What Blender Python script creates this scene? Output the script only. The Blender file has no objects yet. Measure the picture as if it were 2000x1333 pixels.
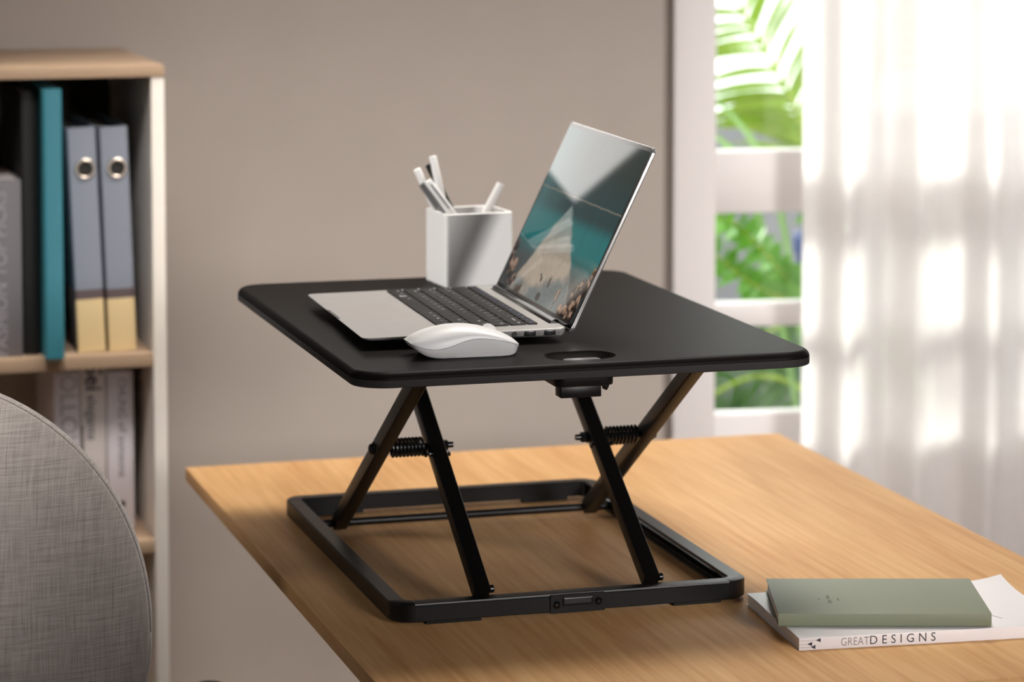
import bpy, bmesh, math, random
import numpy as np
from mathutils import Vector, Matrix
random.seed(7)
C = bpy.context.scene.collection
PI = math.pi
R = math.radians
LIFT = 1.0028          # heights below are written relative to the riser's edge line; everything is lifted to a floor at 0

# ------------------------------------------------------------------ materials
def lin(c):
    return tuple(((v/255)/12.92 if v/255 <= .04045 else ((v/255+.055)/1.055)**2.4) for v in c)
def mat(name, rgb, rough=.5, metal=0., spec=.5, bump=None, noise=None, coat=0., sss=0.):
    """bump=(scale,strength,distance)  noise=(scale, amount) value variation"""
    m = bpy.data.materials.new(name); m.use_nodes = True
    nt = m.node_tree; b = nt.nodes['Principled BSDF']
    col = lin(rgb)
    b.inputs['Base Color'].default_value = (*col, 1)
    b.inputs['Roughness'].default_value = rough
    b.inputs['Metallic'].default_value = metal
    b.inputs['Specular IOR Level'].default_value = spec
    b.inputs['Coat Weight'].default_value = coat
    tc = nt.nodes.new('ShaderNodeTexCoord')
    if noise:
        n = nt.nodes.new('ShaderNodeTexNoise'); n.inputs['Scale'].default_value = noise[0]; n.inputs['Detail'].default_value = 4
        nt.links.new(tc.outputs['Object'], n.inputs['Vector'])
        mx = nt.nodes.new('ShaderNodeMix'); mx.data_type = 'RGBA'
        k = noise[1]
        mx.inputs['A'].default_value = (*[c*(1-k) for c in col], 1)
        mx.inputs['B'].default_value = (*[min(1, c*(1+k)) for c in col], 1)
        nt.links.new(n.outputs['Fac'], mx.inputs['Factor']); nt.links.new(mx.outputs['Result'], b.inputs['Base Color'])
    if bump:
        n = nt.nodes.new('ShaderNodeTexNoise'); n.inputs['Scale'].default_value = bump[0]; n.inputs['Detail'].default_value = 3
        nt.links.new(tc.outputs['Object'], n.inputs['Vector'])
        bp = nt.nodes.new('ShaderNodeBump'); bp.inputs['Strength'].default_value = bump[1]; bp.inputs['Distance'].default_value = bump[2]
        nt.links.new(n.outputs['Fac'], bp.inputs['Height']); nt.links.new(bp.outputs['Normal'], b.inputs['Normal'])
    return m

def wood(name, light, dark, axis=1, scale=1., rough=.5):
    """long grain along one axis with soft cathedral figure"""
    m = bpy.data.materials.new(name); m.use_nodes = True
    nt = m.node_tree; N = nt.nodes; L = nt.links; b = N['Principled BSDF']
    tc = N.new('ShaderNodeTexCoord'); mp = N.new('ShaderNodeMapping')
    s = [3.2*scale]*3; s[axis] = .55*scale
    mp.inputs['Scale'].default_value = s
    mp.inputs['Location'].default_value = (.3, .1, .2)
    L.new(tc.outputs['Object'], mp.inputs['Vector'])
    big = N.new('ShaderNodeTexNoise'); big.inputs['Scale'].default_value = 1.6; big.inputs['Detail'].default_value = 3
    big.inputs['Distortion'].default_value = .6
    L.new(mp.outputs['Vector'], big.inputs['Vector'])
    mul = N.new('ShaderNodeMath'); mul.operation = 'MULTIPLY'; mul.inputs[1].default_value = 26
    L.new(big.outputs['Fac'], mul.inputs[0])
    sn = N.new('ShaderNodeMath'); sn.operation = 'SINE'; L.new(mul.outputs[0], sn.inputs[0])
    fine = N.new('ShaderNodeTexNoise'); fine.inputs['Scale'].default_value = 46; fine.inputs['Detail'].default_value = 5
    mp2 = N.new('ShaderNodeMapping'); s2 = [3.*scale]*3; s2[axis] = .12*scale
    mp2.inputs['Scale'].default_value = s2
    L.new(tc.outputs['Object'], mp2.inputs['Vector']); L.new(mp2.outputs['Vector'], fine.inputs['Vector'])
    a = N.new('ShaderNodeMath'); a.operation = 'MULTIPLY_ADD'; a.inputs[1].default_value = .075; a.inputs[2].default_value = .10
    L.new(sn.outputs[0], a.inputs[0])
    f2 = N.new('ShaderNodeMath'); f2.operation = 'MULTIPLY_ADD'; f2.inputs[1].default_value = .7
    L.new(fine.outputs['Fac'], f2.inputs[0]); L.new(a.outputs[0], f2.inputs[2])
    rp = N.new('ShaderNodeValToRGB')
    rp.color_ramp.elements[0].position = .1; rp.color_ramp.elements[0].color = (*lin(dark), 1)
    rp.color_ramp.elements[1].position = .75; rp.color_ramp.elements[1].color = (*lin(light), 1)
    L.new(f2.outputs[0], rp.inputs['Fac']); L.new(rp.outputs['Color'], b.inputs['Base Color'])
    b.inputs['Roughness'].default_value = rough; b.inputs['Specular IOR Level'].default_value = .12
    bp = N.new('ShaderNodeBump'); bp.inputs['Strength'].default_value = .06; bp.inputs['Distance'].default_value = .0005
    L.new(fine.outputs['Fac'], bp.inputs['Height']); L.new(bp.outputs['Normal'], b.inputs['Normal'])
    return m

def weave(name, a, b_, sc=420, rough=.9):
    """slub weave: two crossed stretched noises"""
    m = bpy.data.materials.new(name); m.use_nodes = True
    nt = m.node_tree; N = nt.nodes; L = nt.links; b = N['Principled BSDF']
    tc = N.new('ShaderNodeTexCoord'); outs = []
    for s in ((.03, .02, 1), (1, .02, .03)):
        mp = N.new('ShaderNodeMapping'); mp.inputs['Scale'].default_value = s
        n = N.new('ShaderNodeTexNoise'); n.inputs['Scale'].default_value = sc; n.inputs['Detail'].default_value = 2
        L.new(tc.outputs['Object'], mp.inputs['Vector']); L.new(mp.outputs['Vector'], n.inputs['Vector']); outs.append(n)
    ad = N.new('ShaderNodeMath'); ad.operation = 'ADD'
    L.new(outs[0].outputs['Fac'], ad.inputs[0]); L.new(outs[1].outputs['Fac'], ad.inputs[1])
    rp = N.new('ShaderNodeValToRGB')
    hf = N.new('ShaderNodeMath'); hf.operation = 'MULTIPLY'; hf.inputs[1].default_value = .5
    L.new(ad.outputs[0], hf.inputs[0]); L.new(hf.outputs[0], rp.inputs['Fac'])
    rp.color_ramp.elements[0].position = .36; rp.color_ramp.elements[0].color = (*lin(a), 1)
    rp.color_ramp.elements[1].position = .64; rp.color_ramp.elements[1].color = (*lin(b_), 1)
    L.new(rp.outputs['Color'], b.inputs['Base Color']); b.inputs['Roughness'].default_value = rough
    b.inputs['Sheen Weight'].default_value = .25
    bp = N.new('ShaderNodeBump'); bp.inputs['Strength'].default_value = .25; bp.inputs['Distance'].default_value = .0006
    L.new(ad.outputs[0], bp.inputs['Height']); L.new(bp.outputs['Normal'], b.inputs['Normal'])
    return m

def leafmat(name, rgb, rough=.35, trans=.45):
    m = bpy.data.materials.new(name); m.use_nodes = True
    nt = m.node_tree; N = nt.nodes; L = nt.links; b = N['Principled BSDF']; out = N['Material Output']
    c = lin(rgb)
    tc = N.new('ShaderNodeTexCoord'); n = N.new('ShaderNodeTexNoise'); n.inputs['Scale'].default_value = 14
    L.new(tc.outputs['Object'], n.inputs['Vector'])
    mx = N.new('ShaderNodeMix'); mx.data_type = 'RGBA'
    mx.inputs['A'].default_value = (c[0]*.7, c[1]*.75, c[2]*.7, 1); mx.inputs['B'].default_value = (min(1, c[0]*1.25), min(1, c[1]*1.2), c[2]*1.1, 1)
    L.new(n.outputs['Fac'], mx.inputs['Factor']); L.new(mx.outputs['Result'], b.inputs['Base Color'])
    b.inputs['Roughness'].default_value = rough
    t = N.new('ShaderNodeBsdfTranslucent'); L.new(mx.outputs['Result'], t.inputs['Color'])
    ms = N.new('ShaderNodeMixShader'); ms.inputs['Fac'].default_value = trans
    L.new(b.outputs[0], ms.inputs[1]); L.new(t.outputs[0], ms.inputs[2]); L.new(ms.outputs[0], out.inputs['Surface'])
    return m

M = {}
M['wall'] = mat('wall_fabric', (170, 159, 150), .95, bump=(260, .25, .001), noise=(9, .045))
M['white_paint'] = mat('white_paint', (226, 220, 218), .5, noise=(3, .02))
M['room_paint'] = mat('room_paint', (150, 144, 138), .9, noise=(4, .03))
M['gap'] = mat('shadow_gap', (128, 118, 110), .9, noise=(20, .1))
M['floor'] = wood('floor_wood', (150, 130, 110), (120, 100, 82), axis=0)
M['desk'] = wood('desk_wood', (230, 186, 132), (188, 134, 82), axis=1)
M['pale_wood'] = wood('pale_wood', (188, 162, 136), (160, 133, 108), axis=0, scale=1.6, rough=.5)
M['shelf_white'] = mat('shelf_white', (226, 218, 208), .5, noise=(5, .02))
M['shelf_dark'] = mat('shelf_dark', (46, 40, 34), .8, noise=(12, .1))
M['black_top'] = mat('black_laminate', (21, 18, 16), .48, spec=.06, bump=(1500, .08, .0002))
M['black_band'] = mat('black_grained', (46, 44, 44), .6, spec=.2, bump=(900, .5, .0006))
M['black_metal'] = mat('black_metal', (16, 15, 15), .36, spec=.26, bump=(1800, .05, .0001))
M['black_gloss'] = mat('black_gloss', (14, 14, 14), .25, noise=(40, .1))
M['rubber'] = mat('black_rubber', (18, 18, 18), .8, noise=(30, .1))
M['steel'] = mat('light_steel', (118, 116, 121), .35, metal=.5, noise=(60, .05))
M['alu'] = mat('aluminium', (178, 175, 173), .42, metal=.4, bump=(2600, .04, .0001), noise=(30, .02))
M['alu_edge'] = mat('aluminium_polished', (235, 233, 232), .22, metal=.85, noise=(30, .02))
M['pad'] = mat('trackpad', (176, 170, 168), .36, metal=.3, noise=(20, .02))
M['key'] = mat('key_black', (27, 24, 24), .55, spec=.22, noise=(80, .06))
M['legend'] = mat('key_legend', (168, 164, 170), .6, noise=(80, .02))
M['legend_blue'] = mat('key_legend_blue', (96, 104, 170), .6, noise=(80, .02))
M['glass_black'] = mat('bezel_glass', (10, 10, 11), .08, spec=.25, noise=(30, .1))
M['white_plastic'] = mat('white_plastic', (236, 234, 232), .4, noise=(20, .01))
M['mouse_shell'] = mat('mouse_shell', (244, 243, 243), .38, noise=(20, .01))
M['mouse_body'] = mat('mouse_body', (216, 215, 215), .45, noise=(20, .01))
M['pen_grey'] = mat('pen_grey', (150, 150, 152), .3, metal=.5, noise=(40, .04))
M['paper'] = mat('paper_block', (232, 226, 224), .85, bump=(700, .3, .0004))
M['cover_white'] = mat('cover_white', (238, 234, 236), .35, noise=(8, .015))
M['ink_dark'] = mat('ink_dark', (46, 44, 58), .7, noise=(60, .05))
M['ink_grey'] = mat('ink_grey', (118, 112, 120), .7, noise=(60, .05))
M['ink_pale'] = mat('ink_pale', (178, 174, 178), .7, noise=(60, .05))
M['green'] = mat('green_leatherette', (124, 131, 108), .45, bump=(700, .25, .0004), noise=(16, .035))
M['green_ink'] = mat('green_ink', (70, 78, 60), .6, noise=(60, .05))
M['teal'] = mat('teal_card', (50, 122, 137), .55, noise=(18, .04))
M['black_card'] = mat('black_card', (17, 16, 16), .7, noise=(18, .1))
M['grey_card'] = mat('grey_card', (112, 108, 110), .6, noise=(14, .03))
M['grey_ink'] = mat('grey_ink', (152, 148, 152), .6, noise=(14, .03))
M['binder'] = mat('binder_grey', (128, 134, 146), .5, noise=(10, .03))
M['binder_brown'] = mat('binder_brown', (92, 78, 78), .6, noise=(10, .05))
M['binder_tan'] = mat('binder_tan', (226, 200, 150), .6, noise=(10, .03))
M['chrome'] = mat('ring_metal', (190, 178, 166), .25, metal=.9, noise=(40, .03))
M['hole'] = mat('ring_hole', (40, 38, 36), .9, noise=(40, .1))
M['book_lilac'] = mat('book_pale_lilac', (228, 221, 225), .6, noise=(12, .02))
M['book_cream'] = mat('book_pale_warm', (224, 215, 210), .6, noise=(12, .02))
M['fabric'] = weave('chair_weave', (124, 116, 112), (160, 152, 147), 860)
M['piping'] = weave('piping_weave', (110, 103, 100), (150, 142, 138), 620)
M['brown'] = mat('arm_brown', (78, 52, 46), .5, noise=(30, .1))
M['palm'] = leafmat('palm_leaf', (158, 186, 78), .42, .5)
M['strap'] = leafmat('strap_leaf', (150, 190, 120), .25, .2)
M['palm_shaded'] = leafmat('palm_leaf_shaded', (84, 128, 66), .3, .3)  # deeper green paints in the weaker light on the low palm
M['zz'] = leafmat('zz_leaf', (112, 172, 60), .2, .3)
M['stem'] = leafmat('plant_stem', (158, 186, 66), .4, .1)
M['pot'] = mat('pot_blue', (28, 58, 112), .35, noise=(12, .08))
M['soil'] = mat('soil', (60, 44, 34), .95, bump=(60, .8, .01))
M['ext_wall'] = mat('garden_wall', (132, 133, 138), .9, bump=(40, .2, .004), noise=(2, .03))
M['ext_ground'] = mat('garden_ground', (140, 138, 132), .95, bump=(30, .4, .01))

def glassmat():
    m = bpy.data.materials.new('window_glass'); m.use_nodes = True
    nt = m.node_tree; N = nt.nodes; L = nt.links; N.remove(N['Principled BSDF'])
    t = N.new('ShaderNodeBsdfTransparent'); t.inputs['Color'].default_value = (.95, .97, .96, 1)
    g = N.new('ShaderNodeBsdfGlossy'); g.inputs['Roughness'].default_value = .02
    fr = N.new('ShaderNodeFresnel'); fr.inputs['IOR'].default_value = 1.45
    ms = N.new('ShaderNodeMixShader'); L.new(fr.outputs[0], ms.inputs[0]); L.new(t.outputs[0], ms.inputs[1]); L.new(g.outputs[0], ms.inputs[2])
    L.new(ms.outputs[0], N['Material Output'].inputs['Surface']); return m
M['glass'] = glassmat()
def curtainmat():
    m = bpy.data.materials.new('sheer_curtain'); m.use_nodes = True
    nt = m.node_tree; N = nt.nodes; L = nt.links; N.remove(N['Principled BSDF'])
    d = N.new('ShaderNodeBsdfDiffuse'); t = N.new('ShaderNodeBsdfTranslucent'); tr = N.new('ShaderNodeBsdfTransparent')
    tc = N.new('ShaderNodeTexCoord'); n = N.new('ShaderNodeTexNoise'); n.inputs['Scale'].default_value = 40
    mx = N.new('ShaderNodeMix'); mx.data_type = 'RGBA'
    mx.inputs['A'].default_value = (*lin((246, 242, 240)), 1); mx.inputs['B'].default_value = (*lin((250, 247, 245)), 1)
    L.new(tc.outputs['Object'], n.inputs['Vector']); L.new(n.outputs['Fac'], mx.inputs['Factor'])
    L.new(mx.outputs['Result'], d.inputs['Color']); L.new(mx.outputs['Result'], t.inputs['Color'])
    a = N.new('ShaderNodeMixShader'); a.inputs[0].default_value = .6
    L.new(d.outputs[0], a.inputs[1]); L.new(t.outputs[0], a.inputs[2])
    b = N.new('ShaderNodeMixShader'); b.inputs[0].default_value = .05
    L.new(a.outputs[0], b.inputs[1]); L.new(tr.outputs[0], b.inputs[2])
    L.new(b.outputs[0], N['Material Output'].inputs['Surface']); return m
M['curtain'] = curtainmat()

# ------------------------------------------------------------------ mesh helpers
def link(name, bm, mats, parent=None, smooth=35, loc=None, rotz=None):
    me = bpy.data.meshes.new(name); bmesh.ops.recalc_face_normals(bm, faces=bm.faces); bm.to_mesh(me); bm.free()
    for m in (mats if isinstance(mats, (list, tuple)) else [mats]): me.materials.append(M[m] if isinstance(m, str) else m)
    if smooth:
        for p in me.polygons: p.use_smooth = True
        me.set_sharp_from_angle(angle=R(smooth))
    o = bpy.data.objects.new(name, me); C.objects.link(o)
    if parent: o.parent = parent
    if loc is not None: o.location = loc
    if rotz is not None: o.rotation_euler = (0, 0, rotz)
    return o
def thing(name, label, cat, loc=(0, 0, 0), rotz=0, group=None):
    o = bpy.data.objects.new(name, None); o.empty_display_size = .05; C.objects.link(o)
    o.location = loc; o.rotation_euler = (0, 0, rotz)
    return tag(o, label, cat, group)
def tag(o, label, cat, group=None):
    o['label'] = label; o['category'] = cat
    if group: o['group'] = group
    return o
def struct(o):
    o['kind'] = 'structure'; return o
def BM(): return bmesh.new()
def quad_rings(bm, rings, cap0=True, cap1=True, mi=0, closed=True):
    vs = [[bm.verts.new(p) for p in r] for r in rings]
    n = len(vs[0])
    for a, b in zip(vs, vs[1:]):
        for i in range(n if closed else n-1):
            j = (i+1) % n
            try: bm.faces.new((a[i], a[j], b[j], b[i])).material_index = mi
            except ValueError: pass
    if cap0: bm.faces.new(list(reversed(vs[0]))).material_index = mi
    if cap1: bm.faces.new(vs[-1]).material_index = mi
    return vs
def box(bm, x0, x1, y0, y1, z0, z1, bev=0., mi=0, mtx=None, seg=2):
    t = BM()
    v = [t.verts.new((x, y, z)) for z in (z0, z1) for x, y in ((x0, y0), (x1, y0), (x1, y1), (x0, y1))]
    for f in ((3, 2, 1, 0), (4, 5, 6, 7), (0, 1, 5, 4), (1, 2, 6, 5), (2, 3, 7, 6), (3, 0, 4, 7)): t.faces.new([v[i] for i in f])
    if bev: bmesh.ops.bevel(t, geom=list(t.edges), offset=bev, segments=seg, affect='EDGES', profile=.5)
    merge(bm, t, mi, mtx)
def merge(bm, t, mi=0, mtx=None):
    bmesh.ops.recalc_face_normals(t, faces=t.faces)
    mp = {}
    for v in t.verts: mp[v] = bm.verts.new(mtx @ v.co if mtx else v.co)
    for f in t.faces:
        try: bm.faces.new([mp[v] for v in f.verts]).material_index = mi
        except ValueError: pass
    t.free()
def frame_of(d):
    d = d.normalized(); u = Vector((0, 0, 1)) if abs(d.z) < .9 else Vector((0, 1, 0))
    a = d.cross(u).normalized(); return a, d.cross(a).normalized()
def tube(bm, pts, r, seg=12, mi=0, caps=True):
    pts = [Vector(p) for p in pts]; rs = r if isinstance(r, (list, tuple)) else [r]*len(pts)
    rings = []; a, b = frame_of(pts[1]-pts[0])
    for i, p in enumerate(pts):
        d = (pts[min(i+1, len(pts)-1)]-pts[max(i-1, 0)]).normalized()
        a = (a - d*a.dot(d)).normalized(); b = d.cross(a)
        rings.append([p+(a*math.cos(t)+b*math.sin(t))*rs[i] for t in [2*PI*k/seg for k in range(seg)]])
    quad_rings(bm, rings, caps, caps, mi)
def lathe_axis(bm, p0, axis, prof, seg=20, mi=0):
    """prof: (distance along axis, radius)"""
    p0 = Vector(p0); d = Vector(axis).normalized(); a, b = frame_of(d)
    rings = [[p0+d*h+(a*math.cos(t)+b*math.sin(t))*max(r, 1e-5) for t in [2*PI*k/seg for k in range(seg)]] for h, r in prof]
    quad_rings(bm, rings, True, True, mi)
def rrect(x0, x1, y0, y1, r, n=8):
    pts = []
    for cx, cy, a0 in ((x1-r, y0+r, -PI/2), (x1-r, y1-r, 0), (x0+r, y1-r, PI/2), (x0+r, y0+r, PI)):
        for k in range(n+1):
            a = a0+PI/2*k/n; pts.append((cx+r*math.cos(a), cy+r*math.sin(a)))
    return pts
def slab(bm, x0, x1, y0, y1, r, prof, n=8, mi=0, mtx=None):
    """stack of rounded-rectangle rings: prof = [(inset, z), ...]"""
    rings = []
    for ins, z in prof:
        ps = rrect(x0+ins, x1-ins, y0+ins, y1-ins, max(r-ins, .0002), n)
        rings.append([(mtx @ Vector((x, y, z)) if mtx else (x, y, z)) for x, y in ps])
    quad_rings(bm, rings, True, True, mi)
def text(bm, s, size, mtx, mi=0, thick=.0001, spacing=1., weight=0., align='CENTER', xs=1.):
    cu = bpy.data.curves.new('t', 'FONT'); cu.body = s; cu.size = size; cu.align_x = align; cu.align_y = 'CENTER'
    cu.space_character = spacing; cu.offset = weight; cu.extrude = thick; cu.resolution_u = 3
    ob = bpy.data.objects.new('t', cu); C.objects.link(ob)
    dg = bpy.context.evaluated_depsgraph_get(); me = ob.evaluated_get(dg).to_mesh()
    S = mtx @ Matrix.Diagonal((xs, 1, 1, 1))
    vs = [bm.verts.new(S @ v.co) for v in me.vertices]
    for p in me.polygons:
        try: bm.faces.new([vs[i] for i in p.vertices]).material_index = mi
        except ValueError: pass
    ob.evaluated_get(dg).to_mesh_clear(); bpy.data.objects.remove(ob); bpy.data.curves.remove(cu)
def basis(o, x, y):
    x = Vector(x).normalized(); y = Vector(y).normalized(); z = x.cross(y)
    m = Matrix((x, y, z)).transposed().to_4x4(); m.translation = Vector(o); return m

# ------------------------------------------------------------------ heights
DZ = -.2728            # desk top
PT = .0072             # riser top surface
FLOOR = -LIFT
# ================================================================== ROOM
WY = 1.69
bm = BM(); box(bm, -2.2, .916, WY, WY+.1, FLOOR, 1.75); struct(link('wall_back', bm, 'wall', smooth=0))
bm = BM(); box(bm, -2.3, 3.2, -3.7, WY+.1, FLOOR-.08, FLOOR); struct(link('floor', bm, 'floor', smooth=0))
bm = BM(); box(bm, -2.2, .91, WY-.012, WY, FLOOR, FLOOR+.08, .003); struct(link('baseboard_back', bm, 'white_paint'))
for nme, b in (('wall_left', (-2.3, -2.2, -3.6, WY+.1, FLOOR, 1.75)), ('wall_front', (-2.3, 3.2, -3.7, -3.6, FLOOR, 1.75)), ('wall_right', (3.1, 3.2, -3.6, WY+.1, FLOOR, 1.75)), ('ceiling', (-2.3, 3.2, -3.7, WY+.1, 1.75, 1.83))):
    bm = BM(); box(bm, *b); struct(link(nme, bm, 'room_paint', smooth=0))
# window wall, turned 7 degrees
WA = R(-7); wm = Matrix.Translation((.916, WY, 0)) @ Matrix.Rotation(WA, 4, 'Z')      # local x along the wall, local -y into the room
def wbox(bm, s0, s1, d0, d1, z0, z1, bev=0., mi=0): box(bm, s0, s1, d0, d1, z0, z1, bev, mi, wm)
bm = BM(); wbox(bm, -.004, .016, .016, .1, FLOOR, 1.75); struct(link('trim_1', bm, 'gap', smooth=0))
bm = BM()
PS = [(.088, .253), (.303, .468), (.518, .683), (.733, .898), (.948, 1.113)]
PR = [(-.393, -.246), (-.208, -.056), (.047, .62)]
ft = (-.0, .045)
wbox(bm, .016, .088, *ft, FLOOR, 1.75, .003)
for k, (a, b) in enumerate(PS):
    nx = PS[k+1][0] if k+1 < len(PS) else 2.2
    wbox(bm, b, nx, *ft, FLOOR, 1.75, .003)
    zs = [FLOOR]+[v for pr in PR for v in pr]+[1.75]
    for z0, z1 in zip(zs[::2], zs[1::2]): wbox(bm, a-.001, b+.001, ft[0]+.0015, ft[1]-.0015, z0, z1, .003)
win = struct(link('window_1', bm, 'white_paint'))
for a, b in PS:
    for z0, z1 in PR:
        g = BM(); wbox(g, a-.002, b+.002, .022, .026, z0-.002, z1+.002); link('window_pane', g, 'glass', win, smooth=0)
# ---- curtain
def curtain_off(s):
    return .115+.022*math.sin((s-.245)*2*PI/.118+.5*math.sin(s*9))+.010*math.sin((s-.2)*2*PI/.061+1.2)+.006*math.sin(s*31)
bm = BM(); n = 420; rows = 14; grid = []
for j in range(rows+1):
    z = FLOOR+.02+(1.6-FLOOR-.02)*j/rows
    row = []
    for i in range(n+1):
        s = .207+(1.95-.207)*i/n; f = .72+.28*(1-j/rows)
        o = curtain_off(s)+.004*math.sin(z*3+s*14)
        row.append(bm.verts.new(wm @ Vector((s+.006*math.sin(z*2.2+s*5)*(i > 0), -(.115+(o-.115)*f), z))))
    grid.append(row)
for j in range(rows):
    for i in range(n): bm.faces.new((grid[j][i], grid[j][i+1], grid[j+1][i+1], grid[j+1][i]))
tag(link('sheer_curtain', bm, 'curtain', smooth=180), 'white sheer floor-length curtain hanging in folds across the window', 'curtain')
bm = BM(); tube(bm, [wm @ Vector((.1, -.115, 1.615)), wm @ Vector((2.0, -.115, 1.615))], .012)
for s in (.16, 1.0, 1.9): box(bm, s-.01, s+.01, -.115, .0, 1.6, 1.63, 0, 0, wm)
tag(link('curtain_rod', bm, 'white_paint'), 'white rod above the window carrying the sheer curtain', 'curtain rod')

# ================================================================== GARDEN
bm = BM(); box(bm, -.2, 4.6, 3.3, 3.42, FLOOR, -.05); struct(link('wall_garden', bm, 'ext_wall', smooth=0))
bm = BM(); box(bm, -.6, 4.2, WY+.1, 3.42, FLOOR-.08, FLOOR); struct(link('ground_garden', bm, 'ext_ground', smooth=0))

def bez(p, n):
    out = []
    p = [Vector(q) for q in p]
    for i in range(n+1):
        t = i/n*(len(p)-1); k = min(int(t), len(p)-2); f = t-k
        a = p[max(k-1, 0)]; b = p[k]; c = p[k+1]; d = p[min(k+2, len(p)-1)]
        out.append(.5*((2*b)+(c-a)*f+(2*a-5*b+4*c-d)*f*f+(3*b-a-3*c+d)*f**3))
    return out
def blade(bm, base, d, up, length, width, droop, n=7, th=.0006):
    """tapered leaf with a folded midrib, drooping with distance"""
    d = d.normalized(); side = d.cross(up).normalized()
    pts = []; 
    for i in range(n+1):
        t = i/n; c = base+d*(length*t)-Vector((0, 0, 1))*(droop*length*t*t)
        w = width*(math.sin(PI*min(1, .12+.88*t))**.7)*(1-t**3)+.0004
        nrm = up.normalized()*(w*.25)
        pts.append((c-side*w+nrm, c, c+side*w+nrm))
    for sgn in (0, 1):
        vs = [[bm.verts.new(p-up.normalized()*th*sgn) for p in r] for r in pts]
        for a, b in zip(vs, vs[1:]):
            for k in (0, 1): bm.faces.new((a[k], a[k+1], b[k+1], b[k]))
def frond(parent, rachis, leaf, stem, n=26, length=.22, width=.007, droop=.35, start=0., toward=Vector((0, -1, 0))):
    P = bez(rachis, 60)
    bm = BM(); tube(bm, P, [.007*(1-.75*i/60)+.0012 for i in range(61)], 8); st = link('frond_stem', bm, stem, parent)
    bm = BM()
    for i in range(n):
        t = start+(1-start)*(i+.5)/n; k = int(t*59); d = (P[k+1]-P[k]).normalized(); side = d.cross(toward).normalized()
        L = length*(math.sin(PI*(.18+.8*(t-start)/(1-start)))**.6)
        for sg in (-1, 1):
            dd = side*sg*.85+d*.62+toward*random.uniform(-.25, .15)
            blade(bm, P[k]+Vector((0, random.uniform(-.004, .004), 0)), dd, toward+d*.1, L*random.uniform(.92, 1.05), width*random.uniform(.85, 1.15), droop+random.uniform(-.05, .08))
    link('frond', bm, leaf, parent, smooth=60); return st
def pot(parent, loc, r, h, m):
    bm = BM(); x, y = loc
    lathe_axis(bm, (x, y, FLOOR), (0, 0, 1), [(0, r*.7), (.01, r*.74), (h-.04, r*.97), (h-.035, r*1.04), (h, r*1.04), (h, r*.92), (h-.05, r*.9)], 32)
    link('pot', bm, m, parent)
    bm = BM(); lathe_axis(bm, (x, y, FLOOR+h-.06), (0, 0, 1), [(0, r*.88), (.02, r*.88), (.03, r*.4)], 24); link('soil', bm, 'soil', parent)

def root_of(x, y): return Vector((x, y, FLOOR))
def grounded(plant):
    for c in plant.children: c.location = (0, 0, LIFT)
def rel(o, pts): return [Vector(p)-o for p in pts]
po = root_of(1.60, 2.60)
palm = thing('palm_plant', 'tall yellow-green palm in a blue planter outside, bright frond filling the top window pane', 'palm', po)
pot(palm, (0, 0), .082, .78, 'pot'); grounded(palm)
frond(palm, rel(po, [(1.59, 2.59, -.3), (1.52, 2.47, -.18), (1.450, 2.37, -.09), (1.435, 2.35, -.05), (1.432, 2.35, -.016), (1.424, 2.35, .023), (1.408, 2.35, .063), (1.386, 2.35, .102), (1.334, 2.35, .191), (1.302, 2.35, .24), (1.25, 2.35, .352), (1.20, 2.35, .45)]),
      'palm', 'stem', n=26, length=.235, width=.0078, droop=.30, start=.22)
frond(palm, rel(po, [(1.60, 2.60, -.3), (1.66, 2.58, .05), (1.76, 2.55, .3), (1.88, 2.5, .42)]), 'palm', 'stem', n=18, length=.2, width=.008, start=.4)
po = root_of(1.78, 2.22)
palm2 = thing('palm_plant', 'palm low outside with shade put into its green, its arching fronds behind the bottom window pane', 'palm', po)
pot(palm2, (0, 0), .12, .26, 'black_card'); grounded(palm2)
frond(palm2, rel(po, [(1.76, 2.22, -.76), (1.62, 2.21, -.62), (1.46, 2.2, -.52), (1.39, 2.2, -.475), (1.335, 2.2, -.44), (1.27, 2.2, -.43), (1.20, 2.2, -.455), (1.14, 2.2, -.50)]),
      'palm_shaded', 'stem', n=24, length=.17, width=.0062, droop=.55, start=.3)
frond(palm2, rel(po, [(1.77, 2.23, -.76), (1.66, 2.28, -.5), (1.52, 2.3, -.37), (1.40, 2.3, -.345), (1.31, 2.3, -.38)]),
      'palm_shaded', 'stem', n=18, length=.15, width=.0065, droop=.5, start=.3)
# broad bright blade crossing the top pane
po = root_of(1.36, 2.05)
bp = thing('strap_leaf_plant', 'sunlit strap leaf crossing the lower left of the top window pane', 'plant', po)
pot(bp, (0, 0), .09, .22, 'black_card'); grounded(bp)
for pts, w in (([(1.355, 2.05, -.8), (1.315, 2.05, -.4), (1.27, 2.05, -.13), (1.239, 2.05, -.034), (1.224, 2.05, .003), (1.20, 2.05, .039), (1.17, 2.05, .073), (1.136, 2.05, .106)], .0075),
               ([(1.36, 2.06, -.8), (1.29, 2.06, -.4), (1.215, 2.06, -.07), (1.18, 2.06, .0), (1.161, 2.06, .021), (1.135, 2.06, .042)], .008)):
    P = [p-po for p in bez(pts, 40)]; b2 = BM()
    for sg in (0, 1):
        vs = []
        for i, p in enumerate(P):
            d = (P[min(i+1, 40)]-P[max(i-1, 0)]).normalized(); sd = d.cross(Vector((.1, -.8, .6))).normalized(); ww = w*(.3+.7*min(1, i/14))*(1-(i/40)**8)+.0005
            vs.append([b2.verts.new(q+Vector((0, .0008*sg, 0))) for q in (p-sd*ww, p+Vector((0, .002, 0)), p+sd*ww)])
        for a, b in zip(vs, vs[1:]):
            for k in (0, 1): b2.faces.new((a[k], a[k+1], b[k+1], b[k]))
    link('leaf', b2, 'strap', bp, smooth=80)
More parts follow.
